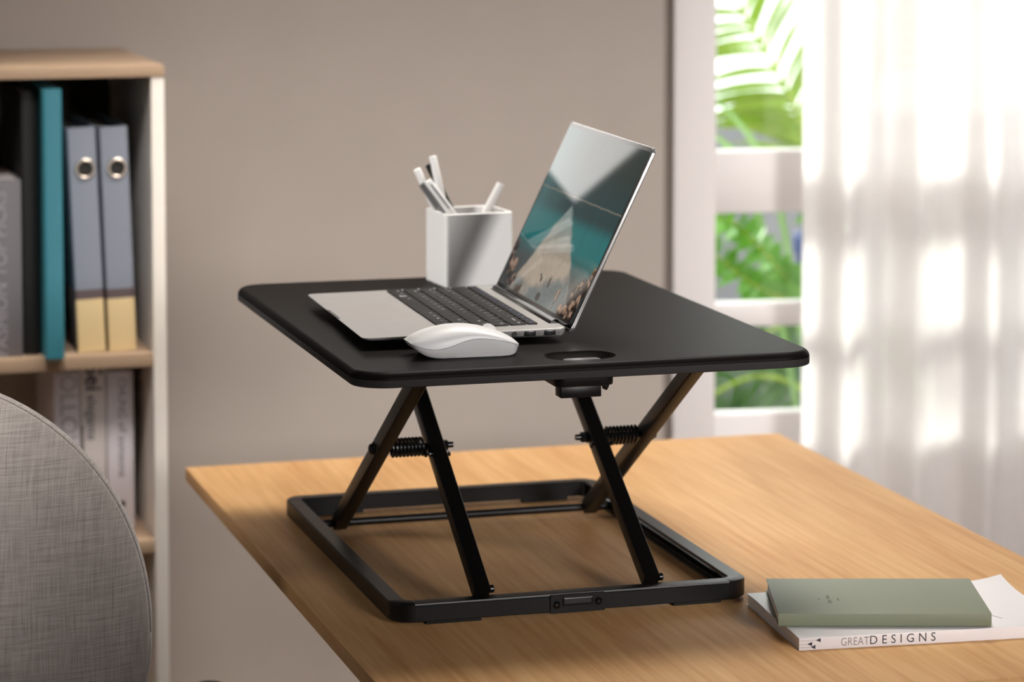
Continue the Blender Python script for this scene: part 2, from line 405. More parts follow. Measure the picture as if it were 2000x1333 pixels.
# zz plant with oval glossy leaflets
po = root_of(1.54, 1.99)
zz = thing('zz_plant', 'plant with glossy oval leaflets behind the middle window pane', 'plant', po)
pot(zz, (0, 0), .10, .3, 'black_card'); grounded(zz)
def zz_stem(pts, n, ln, wd, start=.5):
    P = [p-po for p in bez(pts, 60)]
    b2 = BM(); tube(b2, P, [.0062-.0036*i/60 for i in range(61)], 8); link('stem', b2, 'stem', zz)
    b2 = BM()
    for i in range(n):
        t = start+(.98-start)*i/(n-1); k = min(59, int(t*60)); d = (P[k+1]-P[k]).normalized(); side = d.cross(Vector((0, -1, 0))).normalized()
        for sg in (-1, 1):
            dd = (side*sg+d*.55+Vector((0, -.4+random.uniform(-.5, .4), random.uniform(-.1, .2)))).normalized()
            up = Vector((random.uniform(-.3, .3), -.7, .9+random.uniform(-.6, .6)))
            up = (up-dd*up.dot(dd)).normalized()
            blade(b2, P[k], dd, up, ln*random.uniform(.85, 1.1), wd*random.uniform(.9, 1.1), random.uniform(.0, .25), 8)
    link('leaflet', b2, 'zz', zz, smooth=70)
zz_stem([(1.53, 1.98, -.74), (1.42, 1.96, -.44), (1.32, 1.95, -.30), (1.28, 1.95, -.263), (1.25, 1.95, -.225), (1.221, 1.95, -.192), (1.182, 1.95, -.149), (1.143, 1.95, -.112), (1.105, 1.95, -.092)], 12, .050, .0135, .42)
zz_stem([(1.55, 1.96, -.74), (1.44, 1.93, -.46), (1.30, 1.92, -.29), (1.241, 1.92, -.250), (1.20, 1.92, -.232), (1.154, 1.92, -.208), (1.106, 1.92, -.170), (1.07, 1.92, -.15)], 12, .047, .0125, .42)
zz_stem([(1.55, 2.0, -.74), (1.50, 2.0, -.4), (1.40, 2.0, -.2), (1.33, 2.0, -.12), (1.29, 2.0, -.075), (1.26, 2.0, -.02)], 9, .048, .013, .5)
# ================================================================== BOOKCASE
SY = 1.268; SD = .40
bc = thing('bookcase', 'white-sided bookcase with pale wood shelves against the wall', 'bookcase', (0, 0, 0))
def part(name, m, parent, *boxes, bev=.001, smooth=35):
    bm = BM()
    for b in boxes: box(bm, *b, bev)
    return link(name, bm, m, parent, smooth)
XL = -.62
part('side_panel', 'shelf_white', bc, (0, .019, SY, SY+SD, FLOOR, .2195))
part('side_panel', 'shelf_white', bc, (XL, XL+.019, SY, SY+SD, FLOOR, .2195))
part('top_panel', 'pale_wood', bc, (XL, .019, SY-.002, SY+SD+.002, .2200, .2365))
part('shelf', 'pale_wood', bc, (XL+.0195, -.0005, SY+.001, SY+SD-.012, -.1945, -.1745))
part('shelf', 'pale_wood', bc, (XL+.0195, -.0005, SY+.001, SY+SD-.012, -.4645, -.4450))
part('shelf', 'pale_wood', bc, (XL+.0195, -.0005, SY+.001, SY+SD-.012, -.74, -.72))
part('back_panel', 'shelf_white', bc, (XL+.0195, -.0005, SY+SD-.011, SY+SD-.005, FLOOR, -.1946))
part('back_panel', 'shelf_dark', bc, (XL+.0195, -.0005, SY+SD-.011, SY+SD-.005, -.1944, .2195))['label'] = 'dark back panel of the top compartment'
ST = -.1743
# grey book with vertical title
def sbook(name, label, cat, x0, x1, y0, z0, h, depth, cover, mats, lean=0, group=None):
    o = thing(name, label, cat, (x0, y0, z0), 0, group); o.rotation_euler = (0, lean, 0)
    w = x1-x0
    bm = BM(); box(bm, .0025, w-.0025, .003, depth-.004, .003, h-.003); link('page_block', bm, 'paper', o, smooth=0)
    return o, w
def spine_cover(o, w, h, depth, m, txts, extra=()):
    bm = BM()
    box(bm, 0, w, 0, .003, 0, h, .0008); box(bm, 0, .0022, .0025, depth, 0, h, .0006); box(bm, w-.0022, w, .0025, depth, 0, h, .0006)
    mats = [m]
    for (s, size, cx, cz, dirn, ink, weight, spacing) in txts:
        if ink not in mats: mats.append(ink)
        # reading downwards (dirn=-1) or upwards (1) along the spine
        text(bm, s, size, basis((cx, -.0002, cz), (0, 0, dirn), (-dirn, 0, 0)), mats.index(ink), spacing=spacing, weight=weight)
    for (x0, x1, z0, z1, ink) in extra:
        if ink not in mats: mats.append(ink)
        box(bm, x0, x1, -.0003, .001, z0, z1, 0, mats.index(ink))
    link('cover', bm, mats, o)
o, w = sbook('book', 'thick dark grey book with a pale vertical title, left end of the top shelf', 'book', -.232, -.182, SY+.022, ST, .2515, .2, 'grey_card', None)
spine_cover(o, w, .2515, .2, 'grey_card', [('FASHION TOP PICKS', .0255, .021, .118, 1, 'grey_ink', 0, 1.0)])
# black box file, teal folder
o = thing('box_file', 'black file standing between the grey book and the teal folder', 'file', (-.1795, SY+.03, ST))
bm = BM(); box(bm, 0, .0225, 0, .25, 0, .375, .001); link('case', bm, 'black_card', o)
bm = BM(); box(bm, .001, .0215, -.0008, .002, .004, .371, .0006); link('spine_label', bm, 'black_card', o)
o = thing('folder', 'thin teal folder standing upright, sticking out past the shelf edge', 'folder', (-.1545, SY-.016, ST))
bm = BM(); slab(bm, 0, .0265, 0, .25, .004, [(0, 0), (0, .380)], 6); link('cover', bm, 'teal', o)
bm = BM(); box(bm, .003, .0235, .247, .2515, .002, .378); link('page_block', bm, 'paper', o, smooth=0)
# leaning binders
def binder(x0, lean, label):
    o = thing('ring_binder', label, 'binder', (x0, SY+.022, ST), 0, 'grey ring binders on the top shelf'); o.rotation_euler = (0, lean, 0)
    w, h, d = .0405, .322, .27
    bm = BM(); zb, zt = .0765, .0905
    slab(bm, 0, w, 0, .008, .003, [(0, zt), (0, h-.001), (.001, h)], 5)
    box(bm, 0, .0025, .006, d, zt, h, .0006); box(bm, w-.0025, w, .006, d, zt, h, .0006)
    link('cover', bm, 'binder', o)
    bm = BM(); slab(bm, 0, w, 0, .008, .003, [(0, zb), (0, zt)], 5); box(bm, 0, .0025, .006, d, 0, zt, .0006); box(bm, w-.0025, w, .006, d, 0, zt, .0006)
    link('band', bm, 'binder_brown', o)['label'] = 'dark brown band on the spine'
    bm = BM(); slab(bm, .0003, w-.0003, -.0003, .007, .003, [(0, .0005), (0, zb)], 5); link('spine_label', bm, 'binder_tan', o)['label'] = 'tan lower spine block'
    bm = BM(); box(bm, .005, w-.005, .02, d-.01, .01, h-.012); link('page_block', bm, 'paper', o, smooth=0)
    bm = BM(); c = Vector((w/2+.003, -.0006, .263)); k = 28
    tube(bm, [c+Vector((.0125*math.cos(2*PI*i/k), 0, .0125*math.sin(2*PI*i/k))) for i in range(k+1)], .0026, 10)
    rg = link('finger_ring', bm, 'chrome', o); rg['label'] = 'metal finger ring'
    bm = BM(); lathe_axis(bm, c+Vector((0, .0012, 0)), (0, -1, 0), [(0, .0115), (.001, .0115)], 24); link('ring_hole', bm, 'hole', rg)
    return o
binder(-.1045, R(-2.2), 'grey ring binder leaning beside the teal folder')
binder(-.0605, R(-1.9), 'grey ring binder nearest the white side of the bookcase')
# lower compartment
LT = -.4448
o, w = sbook('book', 'pale lilac book with large grey spine lettering FOLLOW on the lower shelf', 'book', -.132, -.095, SY+.082, LT, .234, .2, None, None)
spine_cover(o, w, .234, .2, 'book_lilac', [('FOLLOW', .034, .020, .177, -1, 'ink_pale', .0004, 1.0)])
o, w = sbook('book', 'pale book titled Sei elegante, second on the lower shelf', 'book', -.0935, -.0575, SY+.082, LT, .236, .2, None, None)
spine_cover(o, w, .236, .2, 'book_cream', [('Sei', .034, .018, .224, -1, 'ink_dark', .0006, 1.), ('elegante', .020, .0155, .166, -1, 'ink_grey', .0003, 1.)], [(.0002, .0042, 0, .155, 'gap')])
o, w = sbook('book', 'slim white book with small grey capitals beside the bookcase side', 'book', -.0555, -.0165, SY+.082, LT, .232, .2, None, None)
spine_cover(o, w, .232, .2, 'book_lilac', [('CHUNG elf someone', .0165, .0215, .149, -1, 'ink_grey', .0001, 1.)], [(.018, .025, .032, .041, 'ink_dark')])

# ================================================================== DESK
DX0, DX1, DY0, DY1 = -.0138, .8218, -.2845, .9336
desk = thing('desk', 'light wood desk carrying the black riser and the books', 'desk', (0, 0, 0))
bm = BM(); box(bm, DX0, DX1, DY0, DY1, DZ-.0175, DZ, .0008); link('desktop', bm, 'desk', desk)
for x, y in ((.33, .0), (.33, .55), (.76, -.2), (.76, .86)):
    bm = BM(); box(bm, x-.02, x+.02, y-.02, y+.02, FLOOR, DZ-.0175, .002); link('leg', bm, 'black_metal', desk)
bm = BM(); box(bm, .34, .75, .25, .29, DZ-.06, DZ-.0175, .002); box(bm, .31, .35, -.0, .55, DZ-.06, DZ-.0175, .002); box(bm, .74, .78, -.2, .86, DZ-.06, DZ-.0175, .002); link('frame', bm, 'black_metal', desk)

# ================================================================== RISER
ris = thing('desk_riser', 'black height-adjustable desktop riser with a scissor frame standing on the wood desk', 'desk riser', (0, 0, DZ))
def rl(name, bm, m, parent=None, **k):
    o = link(name, bm, m, parent or ris, **k)
    if parent is None: o.location = (0, 0, -DZ)
    return o
TW, TD = .5, .6657
bm = BM()
ra = .036
slab(bm, 0, TW, 0, TD, ra, [(.0012, -.0088), (.0003, -.0083), (0, -.0074), (0, -.0006), (.0011, -.0005), (.0011, .0002), (.0002, .0003), (.0003, .0014), (.0012, .0032), (.0030, .0053), (.0050, .0066), (.0072, .0072)], 14)
top = rl('tabletop', bm, ['black_top', 'black_band'], smooth=40)
me = top.data
bm = BM(); hx0, hx1, hy0, hy1 = .211, .288, .021, .0755
slab(bm, hx0, hx1, hy0, hy1, .026, [(.0095, -.02), (.0095, -.0020), (.0060, .0012), (.0024, .0042), (.0008, .0062), (0, .0074), (0, .0110)], 12)
cut = link('cutter', bm, 'black_top'); cut.location = (0, 0, 0)
top.location = (0, 0, 0); top.parent = None
md = top.modifiers.new('b', 'BOOLEAN'); md.object = cut; md.operation = 'DIFFERENCE'; md.solver = 'EXACT'
dg = bpy.context.evaluated_depsgraph_get(); nm = bpy.data.meshes.new_from_object(top.evaluated_get(dg))
top.modifiers.clear(); top.data = nm; bpy.data.objects.remove(cut); top.parent = ris; top.location = (0, 0, -DZ)
nm.materials.clear(); nm.materials.append(M['black_top']); nm.materials.append(M['black_band'])
for p in nm.polygons:
    c = p.center; p.material_index = 1 if (c.z < -.0006 and not (hx0 < c.x < hx1 and hy0 < c.y < hy1)) else 0
    p.use_smooth = True
nm.set_sharp_from_angle(angle=R(40))
wn = top.modifiers.new('shade', 'WEIGHTED_NORMAL'); wn.keep_sharp = True; wn.weight = 100
# lever under the handle hole
bm = BM(); slab(bm, .2105, .2745, .004, .095, .010, [(.003, -.0182), (.0006, -.0176), (0, -.0162), (0, -.0089)], 8); lev = rl('lever_bracket', bm, 'black_metal')
bm = BM(); box(bm, .2172, .2612, .010, .030, -.0302, -.0178, .0008); rl('lever_housing', bm, 'black_metal')
bm = BM(); lathe_axis(bm, (.2665, .020, -.0205), (.85, -.3, -.42), [(-.010, .0014), (-.0005, .0014), (0, .0034), (.0045, .0034), (.0055, .0026)], 16); rl('cable_clamp', bm, 'black_gloss')
bm = BM(); slab(bm, .2310, .2725, .0335, .0560, .007, [(.002, -.0088), (0, -.0078), (0, .0018), (.0014, .0034), (.0040, .0040)], 8); rl('lever', bm, 'steel')['label'] = 'grey metal release lever inside the handle hole'
# base frame
BX0, BX1, BY0, BY1, BT, BB = .0513, .4487, .0645, .6185, -.2494, -.2688
BW = .018; CR = .024
def rail_x(y0, y1, out):
    bm = BM(); f = out
    prof = [(y0, BB), (y1, BB), (y1, BT), (y0, BT)]
    # extruded section with a thin groove under the top lip on the outer face
    yo = y0 if f < 0 else y1; s = -f
    sec = [(yo+s*BW, BB+.0005), (yo+s*.0008, BB), (yo, BB+.0008), (yo, BT-.0030), (yo+s*.0016, BT-.0028), (yo+s*.0016, BT-.0018), (yo+s*.0004, BT-.0016), (yo+s*.0008, BT-.0002), (yo+s*.0018, BT), (yo+s*(BW-.001), BT), (yo+s*BW, BT-.001)]
    quad_rings(bm, [[(x, y, z) for y, z in sec] for x in (BX0+CR+.0003, BX1-CR-.0003)])
    return bm
rl('front_rail', rail_x(BY0, BY0+BW, -1), 'black_metal', smooth=30)
rl('rear_rail', rail_x(BY1-BW, BY1, 1), 'black_metal', smooth=30)
def rail_y(xo, s):
    bm = BM(); t = .003
    sec = [(xo+s*.0008, BB), (xo, BB+.0008), (xo, BT-.0014), (xo+s*.0014, BT), (xo+s*(BW-.0008), BT), (xo+s*BW, BT-.0008), (xo+s*BW, BT-t), (xo+s*(t+.001), BT-t-.0005),
           (xo+s*(t+.001), BB+.006), (xo+s*(BW-.004), BB+.0055), (xo+s*(BW-.004), BB+.003), (xo+s*BW, BB+.003), (xo+s*BW, BB)]
    quad_rings(bm, [[(x, y, z) for x, z in sec] for y in (BY0+CR+.0003, BY1-CR-.0003)])
    return bm
for xo, s in ((BX0, 1), (BX1, -1)):
    sr = rl('side_rail', rail_y(xo, s), 'black_metal', smooth=30)
    bm = BM(); xr = xo+s*.0075
    for k in range(118):
        y = BY0+CR+.02+k*.0041
        lathe_axis(bm, (xr, y, BB+.0095), (0, 1, 0), [(0, .0030), (.0010, .0038), (.0021, .0038), (.0031, .0030)], 8)
    link('slide_rack', bm, 'black_gloss', sr)
for sx in (0, 1):
    for sy in (0, 1):
        bm = BM(); n = 10; cx = BX0+CR if sx == 0 else BX1-CR; cy = BY0+CR if sy == 0 else BY1-CR
        a0 = {(0, 0): PI, (1, 0): -PI/2, (1, 1): 0, (0, 1): PI/2}[(sx, sy)]
        rr = CR-.001; rings = []
        for ins, z in ((.0012, BB), (0, BB+.0012), (0, BT-.0014), (.0006, BT-.0004), (.0018, BT+.0001)):
            arc = [(cx+(rr+.001-ins)*math.cos(a0+PI/2*k/n), cy+(rr+.001-ins)*math.sin(a0+PI/2*k/n)) for k in range(n+1)]
            ri = CR-BW
            inn = [(cx+ri*math.cos(a0+PI/2*k/n), cy+ri*math.sin(a0+PI/2*k/n)) for k in range(n, -1, -1)]
            rings.append([(x, y, z) for x, y in arc+inn])
        quad_rings(bm, rings); rl('corner_cap', bm, 'black_metal', smooth=30)
for x0, x1, y0, y1 in ((.0885, .1485, BY0+.004, BY0+.017), (.362, .4165, BY0+.004, BY0+.017), (.09, .148, BY1-.017, BY1-.004), (.352, .41, BY1-.017, BY1-.004)):
    bm = BM(); box(bm, x0, x1, y0, y1, DZ, BB+.0006, .0006); rl('foot', bm, 'rubber')
# latch plate on the front rail
bm = BM(); lt = slab
mt = basis((0, BY0, 0), (1, 0, 0), (0, 0, 1))
slab(bm, .2222, .2831, -.2698, -.2500, .0015, [(0, 0), (0, .0014), (.0004, .0018)], 4, 0, mt); plate = rl('latch_plate', bm, 'black_metal')
bm = BM(); slab(bm, .2362, .2694, -.2620, -.2534, .0012, [(0, .0016), (0, .0032), (.0006, .0036), (.0012, .0036), (.0016, .0022)], 4, 0, mt); link('finger_slot', bm, 'black_gloss', plate)
for x, z in ((.2292, -.2608), (.2757, -.2597)):
    bm = BM(); lathe_axis(bm, (x, BY0-.0018, z), (0, -1, 0), [(0, .0040), (.0004, .0042), (.0014, .0034), (.0021, .0020), (.0019, .0017), (.0009, .0015)], 18); link('screw', bm, 'black_gloss', plate)
# scissor legs
ZLO, ZHI = -.259, -.0095
FY0, FY1, RY0, RY1 = .0925, .4745, .5000, .1000
def bar(p0, p1, w, t, bev=.0016):
    p0 = Vector(p0); p1 = Vector(p1); L = (p1-p0).length; d = (p1-p0).normalized()
    mx = basis(p0, (1, 0, 0), d)          # x across, y along, z thickness
    bm = BM(); tmp = BM()
    ring = rrect(-w/2, w/2, -t/2, t/2, bev, 3)
    quad_rings(tmp, [[(x, yy, z) for x, z in ring] for yy in (0, L)])
    merge(bm, tmp, 0, mx); return bm
pv = (.292, -.130)
for sx in (0, 1):
    xf = .1553 if sx == 0 else .5-.1553; xr = .0945 if sx == 0 else .5-.0945; s = 1 if sx == 0 else -1
    fl = rl('leg', bar((xf, FY0, ZLO+.0095), (xf, FY1, ZHI), .0175, .0170), 'black_metal')
    rlg = rl('leg', bar((xr, RY0, ZLO), (xr, RY1, ZHI), .0160, .0180), 'black_metal')
    # hinge bolt through both legs
    bm = BM()
    lathe_axis(bm, (xr-s*.0080, *pv), (-s, 0, 0), [(0, .0078), (.0010, .0078), (.0014, .0064), (.0042, .0058), (.0058, .0030)], 16)
    tube(bm, [(xr, *pv), (xf+s*.0225, *pv)], .0034, 12)
    lathe_axis(bm, (xf+s*.0090, *pv), (s, 0, 0), [(0, .0075), (.0012, .0075), (.0013, .0062), (.0070, .0062), (.0075, .0052)], 6)
    rl('hinge_bolt', bm, 'black_gloss')
    # coil spring
    x0 = xr+s*.0105; x1 = xf-s*.0118; turns = 9; pts = []; nn = turns*14
    for k in range(nn+1):
        a = 2*PI*k/14; pts.append((x0+(x1-x0)*k/nn, pv[0]+.0095*math.cos(a), pv[1]+.0095*math.sin(a)))
    bm = BM(); tube(bm, pts, .00185, 7); sp = rl('spring', bm, 'black_gloss')
    d = Vector((0, FY1-FY0, ZHI-ZLO)).normalized(); nrm = Vector((0, -d.z, d.y))
    b0 = Vector((x1, *pv))+Vector((0, -.0095, 0)); c0 = Vector((x1, *pv))-d*.024; q = .0115
    bm = BM(); tube(bm, bez([b0, b0+Vector((0, -.001, -.009)), c0+nrm*q+Vector((-s*.0015, 0, 0)), c0-d*.001+nrm*(q+.0004)+Vector((s*.004, 0, 0)), c0+nrm*(q+.0002)+Vector((s*.014, 0, 0)), c0+nrm*q+Vector((s*.0222, 0, 0)), c0+nrm*(q-.004)+Vector((s*.0236, 0, 0))], 36), .0017, 7); link('spring_hook', bm, 'black_gloss', sp)
    # nut at the foot of the front leg
    bm = BM(); lathe_axis(bm, (xf+.0095, FY0+.002, ZLO+.0125), (1, 0, 0), [(0, .0042), (.0035, .0042), (.0045, .003)], 12); rl('pivot_nut', bm, 'black_gloss')
bm = BM(); tube(bm, [(BX0+.006, RY0+.002, ZLO-.0005), (BX1-.006, RY0+.002, ZLO-.0005)], .0048, 14); rl('axle', bm, 'black_metal')
bm = BM(); tube(bm, [(.09, FY1-.006, ZHI-.006), (.41, FY1-.006, ZHI-.006)], .0045, 12); rl('axle', bm, 'black_metal')

# ================================================================== LAPTOP
LP = dict(x=.0389, y=.1416, th=-.0364, W=.3319, D=.2237, hf=.0129, hr=.0157)
lap = thing('laptop', 'open silver laptop with black keys and a lake picture on its screen', 'laptop', (LP['x'], LP['y'], PT), LP['th'])
W, D = LP['W'], LP['D']
def ztop(x): return LP['hf']+(LP['hr']-LP['hf'])*x/D
def zbot(x): t = min(1, max(0, x/D)); return .0048+.0056*max(0, 1-t*4.5)**1.5
bm = BM()
def lap_ring(ins, lv):
    ps = rrect(ins, D-ins, ins, W-ins, max(.009-ins, .001), 8); out = []
    # insert finger notch on the front edge (x = ins), after the far-front corner
    for i, (x, y) in enumerate(ps):
        out.append((x, y))
        nx, ny = ps[(i+1) % len(ps)]
        if abs(x-ins) < 1e-6 and abs(nx-ins) < 1e-6 and y-ny > .1:
            k = .0030 if lv > .4 else 0
            for yy, dx in ((.208, 0), (.203, k), (.143, k), (.138, 0)): out.append((x+dx, yy))
    return [(x, y, zbot(x)+(ztop(x)-zbot(x))*lv) for x, y in out]
quad_rings(bm, [lap_ring(.016, -.0), lap_ring(.006, .05), lap_ring(.0022, .28), lap_ring(.0006, .62), lap_ring(0, .86), lap_ring(.0004, .97), lap_ring(.0010, 1.)])
base = link('base', bm, 'alu', lap, smooth=28)
for x in (.07, .19):
    for y in (.05, W-.05):
        bm = BM(); lathe_axis(bm, (x, y, 0), (0, 0, 1), [(0, .006), (.006, .0065)], 16); link('foot', bm, 'rubber', lap)
tilt = math.atan2(LP['hr']-LP['hf'], D)
dm = Matrix.Translation((0, 0, LP['hf'])) @ Matrix.Rotation(-tilt, 4, 'Y')      # deck plane
bm = BM(); slab(bm, .0135, .0785, .119, .2325, .003, [(0, -.0004), (0, .00008), (.0006, .0002), (.0010, .0002)], 5, 0, dm); link('trackpad', bm, 'pad', lap)
# keys
KX0, KX1, KY0, KY1 = .0915, .2005, .031, .3215
rows = [
 (['Esc', 'F1', 'F2', 'F3', 'F4', 'F5', 'F6', 'F7', 'F8', 'F9', 'F10', 'F11', 'F12', 'Ins', 'Prt', 'Del'], [1]*16, .0128),
 (list('`1234567890-=')+['Backspace', 'Home'], [.7]+[1]*12+[1.3, 1], 0),
 (['Tab']+list('QWERTYUIOP[]\\')+['PgUp'], [1.2]+[1]*12+[.8, 1], 0),
 (['Caps']+list("ASDFGHJKL;'")+['Enter', 'PgDn'], [1.5]+[1]*11+[1.5, 1], 0),
 (['Shift']+list('ZXCVBNM,./')+['Shift', '^', 'End'], [2]+[1]*10+[1, 1, 1], 0),
 (['Ctrl', 'Fn', 'win', 'Alt', ' ', 'Alt', 'Ctrl', 'Menu', '<', 'v', '>'], [1.2, 1, 1, 1.2, 4.7]+[.983]*6, 0)]
xr = KX1; hh = (KX1-KX0-.0128)/5
for ri, (names, us, h) in enumerate(rows):
    h = h or hh; u = (KY1-KY0)/sum(us); y = KY1
    for nme, k in zip(names, us):
        y1 = y; y0 = y-k*u; y = y0
        bm = BM(); g = .0010
        slab(bm, xr-h+g, xr-g, y0+g, y1-g, .0014, [(0, .0), (0, .0012), (.0005, .0016)], 3, 0, dm)
        cxk = xr-h/2; cyk = (y0+y1)/2
        T = lambda dx, dy: dm @ basis((cxk+dx, cyk+dy, .00165), (0, -1, 0), (1, 0, 0))
        if nme == 'win':
            for a in (-.0022, .0022):
                for b in (-.0022, .0022): box(bm, cxk+a-.0018, cxk+a+.0018, cyk+b-.0018, cyk+b+.0018, .0016, .00168, 0, 1, dm)
        elif nme.strip():
            big = len(nme) == 1
            text(bm, nme, .0058 if big else .0040, T(.0026 if ri else 0, .0035 if big else 0), 2 if ri == 0 else 1, .00003, weight=.0001)
        link('key', bm, ['key', 'legend', 'legend_blue'], lap)
    xr -= h
# ports on the near side
pm = lambda x, z: basis((x, 0, z), (1, 0, 0), (0, 0, 1))
bm = BM(); lathe_axis(bm, (.1655, .0012, .0108), (0, -1, 0), [(0, .0023), (.0011, .0023), (.0011, .0028), (.0014, .0028)], 20); link('headphone_jack', bm, 'black_gloss', lap)
for x in (.1765, .1985):
    bm = BM(); box(bm, x, x+.0125, -.0004, .002, .0085, .0135, .0004); prt = link('usb_port', bm, 'black_gloss', lap)
    bm = BM(); box(bm, x+.0015, x+.011, -.0006, .0005, .0114, .0128, .0002); link('contact_tongue', bm, 'rubber', prt)
bm = BM()
for x in (.1925, .2145): text(bm, 'ss', .0034, basis((x, -.0003, .0112), (1, 0, 0), (0, 0, 1)), 0, .00005)
text(bm, 'n', .0042, basis((.171, -.0003, .0110), (1, 0, 0), (0, 0, 1)), 0, .00005)
link('port_icons', bm, 'ink_grey', lap)
# hinge cover
bm = BM(); tube(bm, [(.2195, .034, .0150), (.2195, W-.030, .0150)], .0050, 16); box(bm, .2125, .2205, .034, W-.030, .0135, .0163, .0006); link('hinge_cover', bm, 'glass_black', lap)
# lid
la = 1.1241; LH = .2195; hx, hz = .2254, .0102; dw = .0027
lm = basis((hx, -dw, hz), (0, 1, 0), (math.cos(la), 0, math.sin(la)))      # local x = width near->far, y = up the lid, z = towards the viewer's side
lm2 = Matrix(((0, math.cos(la), -math.sin(la), hx), (1, 0, 0, -dw), (0, math.sin(la), math.cos(la), hz), (0, 0, 0, 1)))
LW = W+2*dw
bm = BM(); slab(bm, 0, LW, 0, LH, .008, [(.004, -.0052), (.0012, -.0044), (0, -.0030), (0, -.0006), (.0006, .0)], 8, 0, lm2); lid = link('lid', bm, 'alu_edge', lap, smooth=40)
bm = BM(); slab(bm, .0011, LW-.0011, .001, LH-.0011, .007, [(0, -.0004), (0, .00022)], 8, 0, lm2); link('bezel', bm, 'glass_black', lid)
# display: a procedural photograph of a lake shore, drawn as vertex colours on a fine grid
def vnoise(x, y, seed):
    rs = np.random.RandomState(seed); g = rs.rand(64, 64)
    xi = np.floor(x).astype(int); yi = np.floor(y).astype(int); fx = x-xi; fy = y-yi
    fx = fx*fx*(3-2*fx); fy = fy*fy*(3-2*fy)
    q = lambda a, b: g[a % 64, b % 64]
    return (q(xi, yi)*(1-fx)+q(xi+1, yi)*fx)*(1-fy)+(q(xi, yi+1)*(1-fx)+q(xi+1, yi+1)*fx)*fy
def fbm(x, y, seed, o=5): return sum(vnoise(x*2**k, y*2**k, seed+k)*.5**(k+1) for k in range(o))
NX, NY = 330, 210
us, vs = np.meshgrid(np.linspace(0, 1, NX), np.linspace(0, 1, NY))      # u: 0 = far edge (left), v: 0 = bottom
def lc(*c): return np.array(lin(c))
def mixc(a, b, t): t = np.clip(t, 0, 1)[..., None]; return a*(1-t)+b*t
def sst(a, b, x): t = np.clip((x-a)/(b-a), 0, 1); return t*t*(3-2*t)
nz = fbm(us*9, vs*9, 3)-.5
img = mixc(lc(16, 44, 52), lc(0, 112, 114), sst(.0, .36, vs))
img = mixc(img, lc(6, 58, 62), sst(.45, .55, vs))
img = mixc(img, lc(24, 48, 46), sst(.6, .9, vs))
img = mixc(img, lc(72, 122, 124), sst(.45, .0, us)*sst(.2, .5, vs)*.55)
streak = fbm(us*40, vs*3, 11)-.5
img = img*(1+.55*np.clip(streak, -.4, .4)[..., None]*sst(.25, .6, vs)[..., None])
# stony lake bed
st = fbm(us*34, vs*24, 21)
img = mixc(img, lc(44, 58, 62)*.6+lc(92, 80, 72)*.4*(st[..., None]*1.6), sst(.34, .16, vs+nz*.12)*.85)
# pale sand bar rising to a point near the middle
vk = [0, .066, .24, .445, .57, .6]; lft = np.interp(vs, vk, [.12, .15, .25, .35, .435, .47])
rgt = np.interp(vs, [0, .09, .22, .32, .48, .57, .6], [.92, .84, .75, .67, .53, .452, .44])
w = sst(-.012, .012, us-lft+nz*.05)*sst(-.02, .02, rgt-us+nz*.07)*(vs < .6)
sand = mixc(lc(176, 160, 142), lc(134, 150, 146), sst(.22, .52, vs))
sand = sand*(.85+.34*fbm(us*60, vs*42, 31)[..., None])
img = mixc(img, sand, w*.95)
# blue water creeping in at the bottom
img = mixc(img, lc(74, 98, 104)*(.5+1.*fbm(us*90, vs*60, 51)[..., None]), w*sst(.10, -.02, vs-(us-.30)*.40+nz*.25)*.85)
# thin shoreline
sl = .625+.0*us; img = mixc(img, lc(150, 138, 124), np.exp(-((vs-sl-.0012*np.sin(us*47)-.0010*np.sin(us*113))/.0035)**2)*.8)
# rocks
rocks = [(.055, .115, .035, .06), (.10, .095, .03, .075), (.025, .24, .022, .045), (.02, .17, .018, .03), (.155, .045, .03, .045), (.24, .012, .025, .035), (.275, .03, .018, .045), (.97, .20, .028, .06), (.925, .19, .03, .06),
         (.885, .13, .036, .075), (.955, .07, .03, .09), (.915, .03, .045, .08), (.86, .0, .05, .06), (.72, .085, .02, .05), (.575, .135, .012, .035), (.99, .28, .02, .04), (.80, .03, .022, .035)]
for k, (cu, cv, ru, rv) in enumerate(rocks):
    q = ((us-cu)/ru)**2*1.1+((vs-cv)/rv)**2+(fbm(us*13+k*3, vs*15+k, 60+k)-.5)*1.9
    rw = sst(1.05, .85, q); tone = fbm(us*46+k, vs*30, 80+k)
    rk = mixc(lc(30, 20, 18), lc(172, 140, 118), sst(.44, .74, tone+(vs-cv)/rv*.17-.02))
    img = mixc(img*(1-.5*sst(1.6, .9, q))[..., None], rk, rw)
for cu, cv, r_ in ((.47, .13, .012), (.45, .15, .008), (.52, .035, .022)):
    q = ((us-cu)/r_)**2+((vs-cv)/(r_*1.3))**2+(fbm(us*60, vs*60, 90)-.5)*2
    img = mixc(img, lc(20, 26, 34), sst(1.1, .8, q))
img = np.clip(img, 0, 1)
dx0, dx1, dy0, dy1 = .0045, LW-.0045, .0105, LH-.0062
verts = []
for j in range(NY):
    for i in range(NX):
        verts.append(lm2 @ Vector((dx1-(dx1-dx0)*i/(NX-1), dy0+(dy1-dy0)*j/(NY-1), .00032)))
faces = [(j*NX+i, (j+1)*NX+i, (j+1)*NX+i+1, j*NX+i+1) for j in range(NY-1) for i in range(NX-1)]
me = bpy.data.meshes.new('display'); me.from_pydata([tuple(v) for v in verts], [], faces)
ca = me.color_attributes.new('picture', 'FLOAT_COLOR', 'POINT')
ca.data.foreach_set('color', np.concatenate([img, np.ones((NY, NX, 1))], 2).astype(np.float32).ravel())
dm_ = bpy.data.materials.new('display_panel'); dm_.use_nodes = True; nt = dm_.node_tree; b = nt.nodes['Principled BSDF']
at = nt.nodes.new('ShaderNodeAttribute'); at.attribute_name = 'picture'
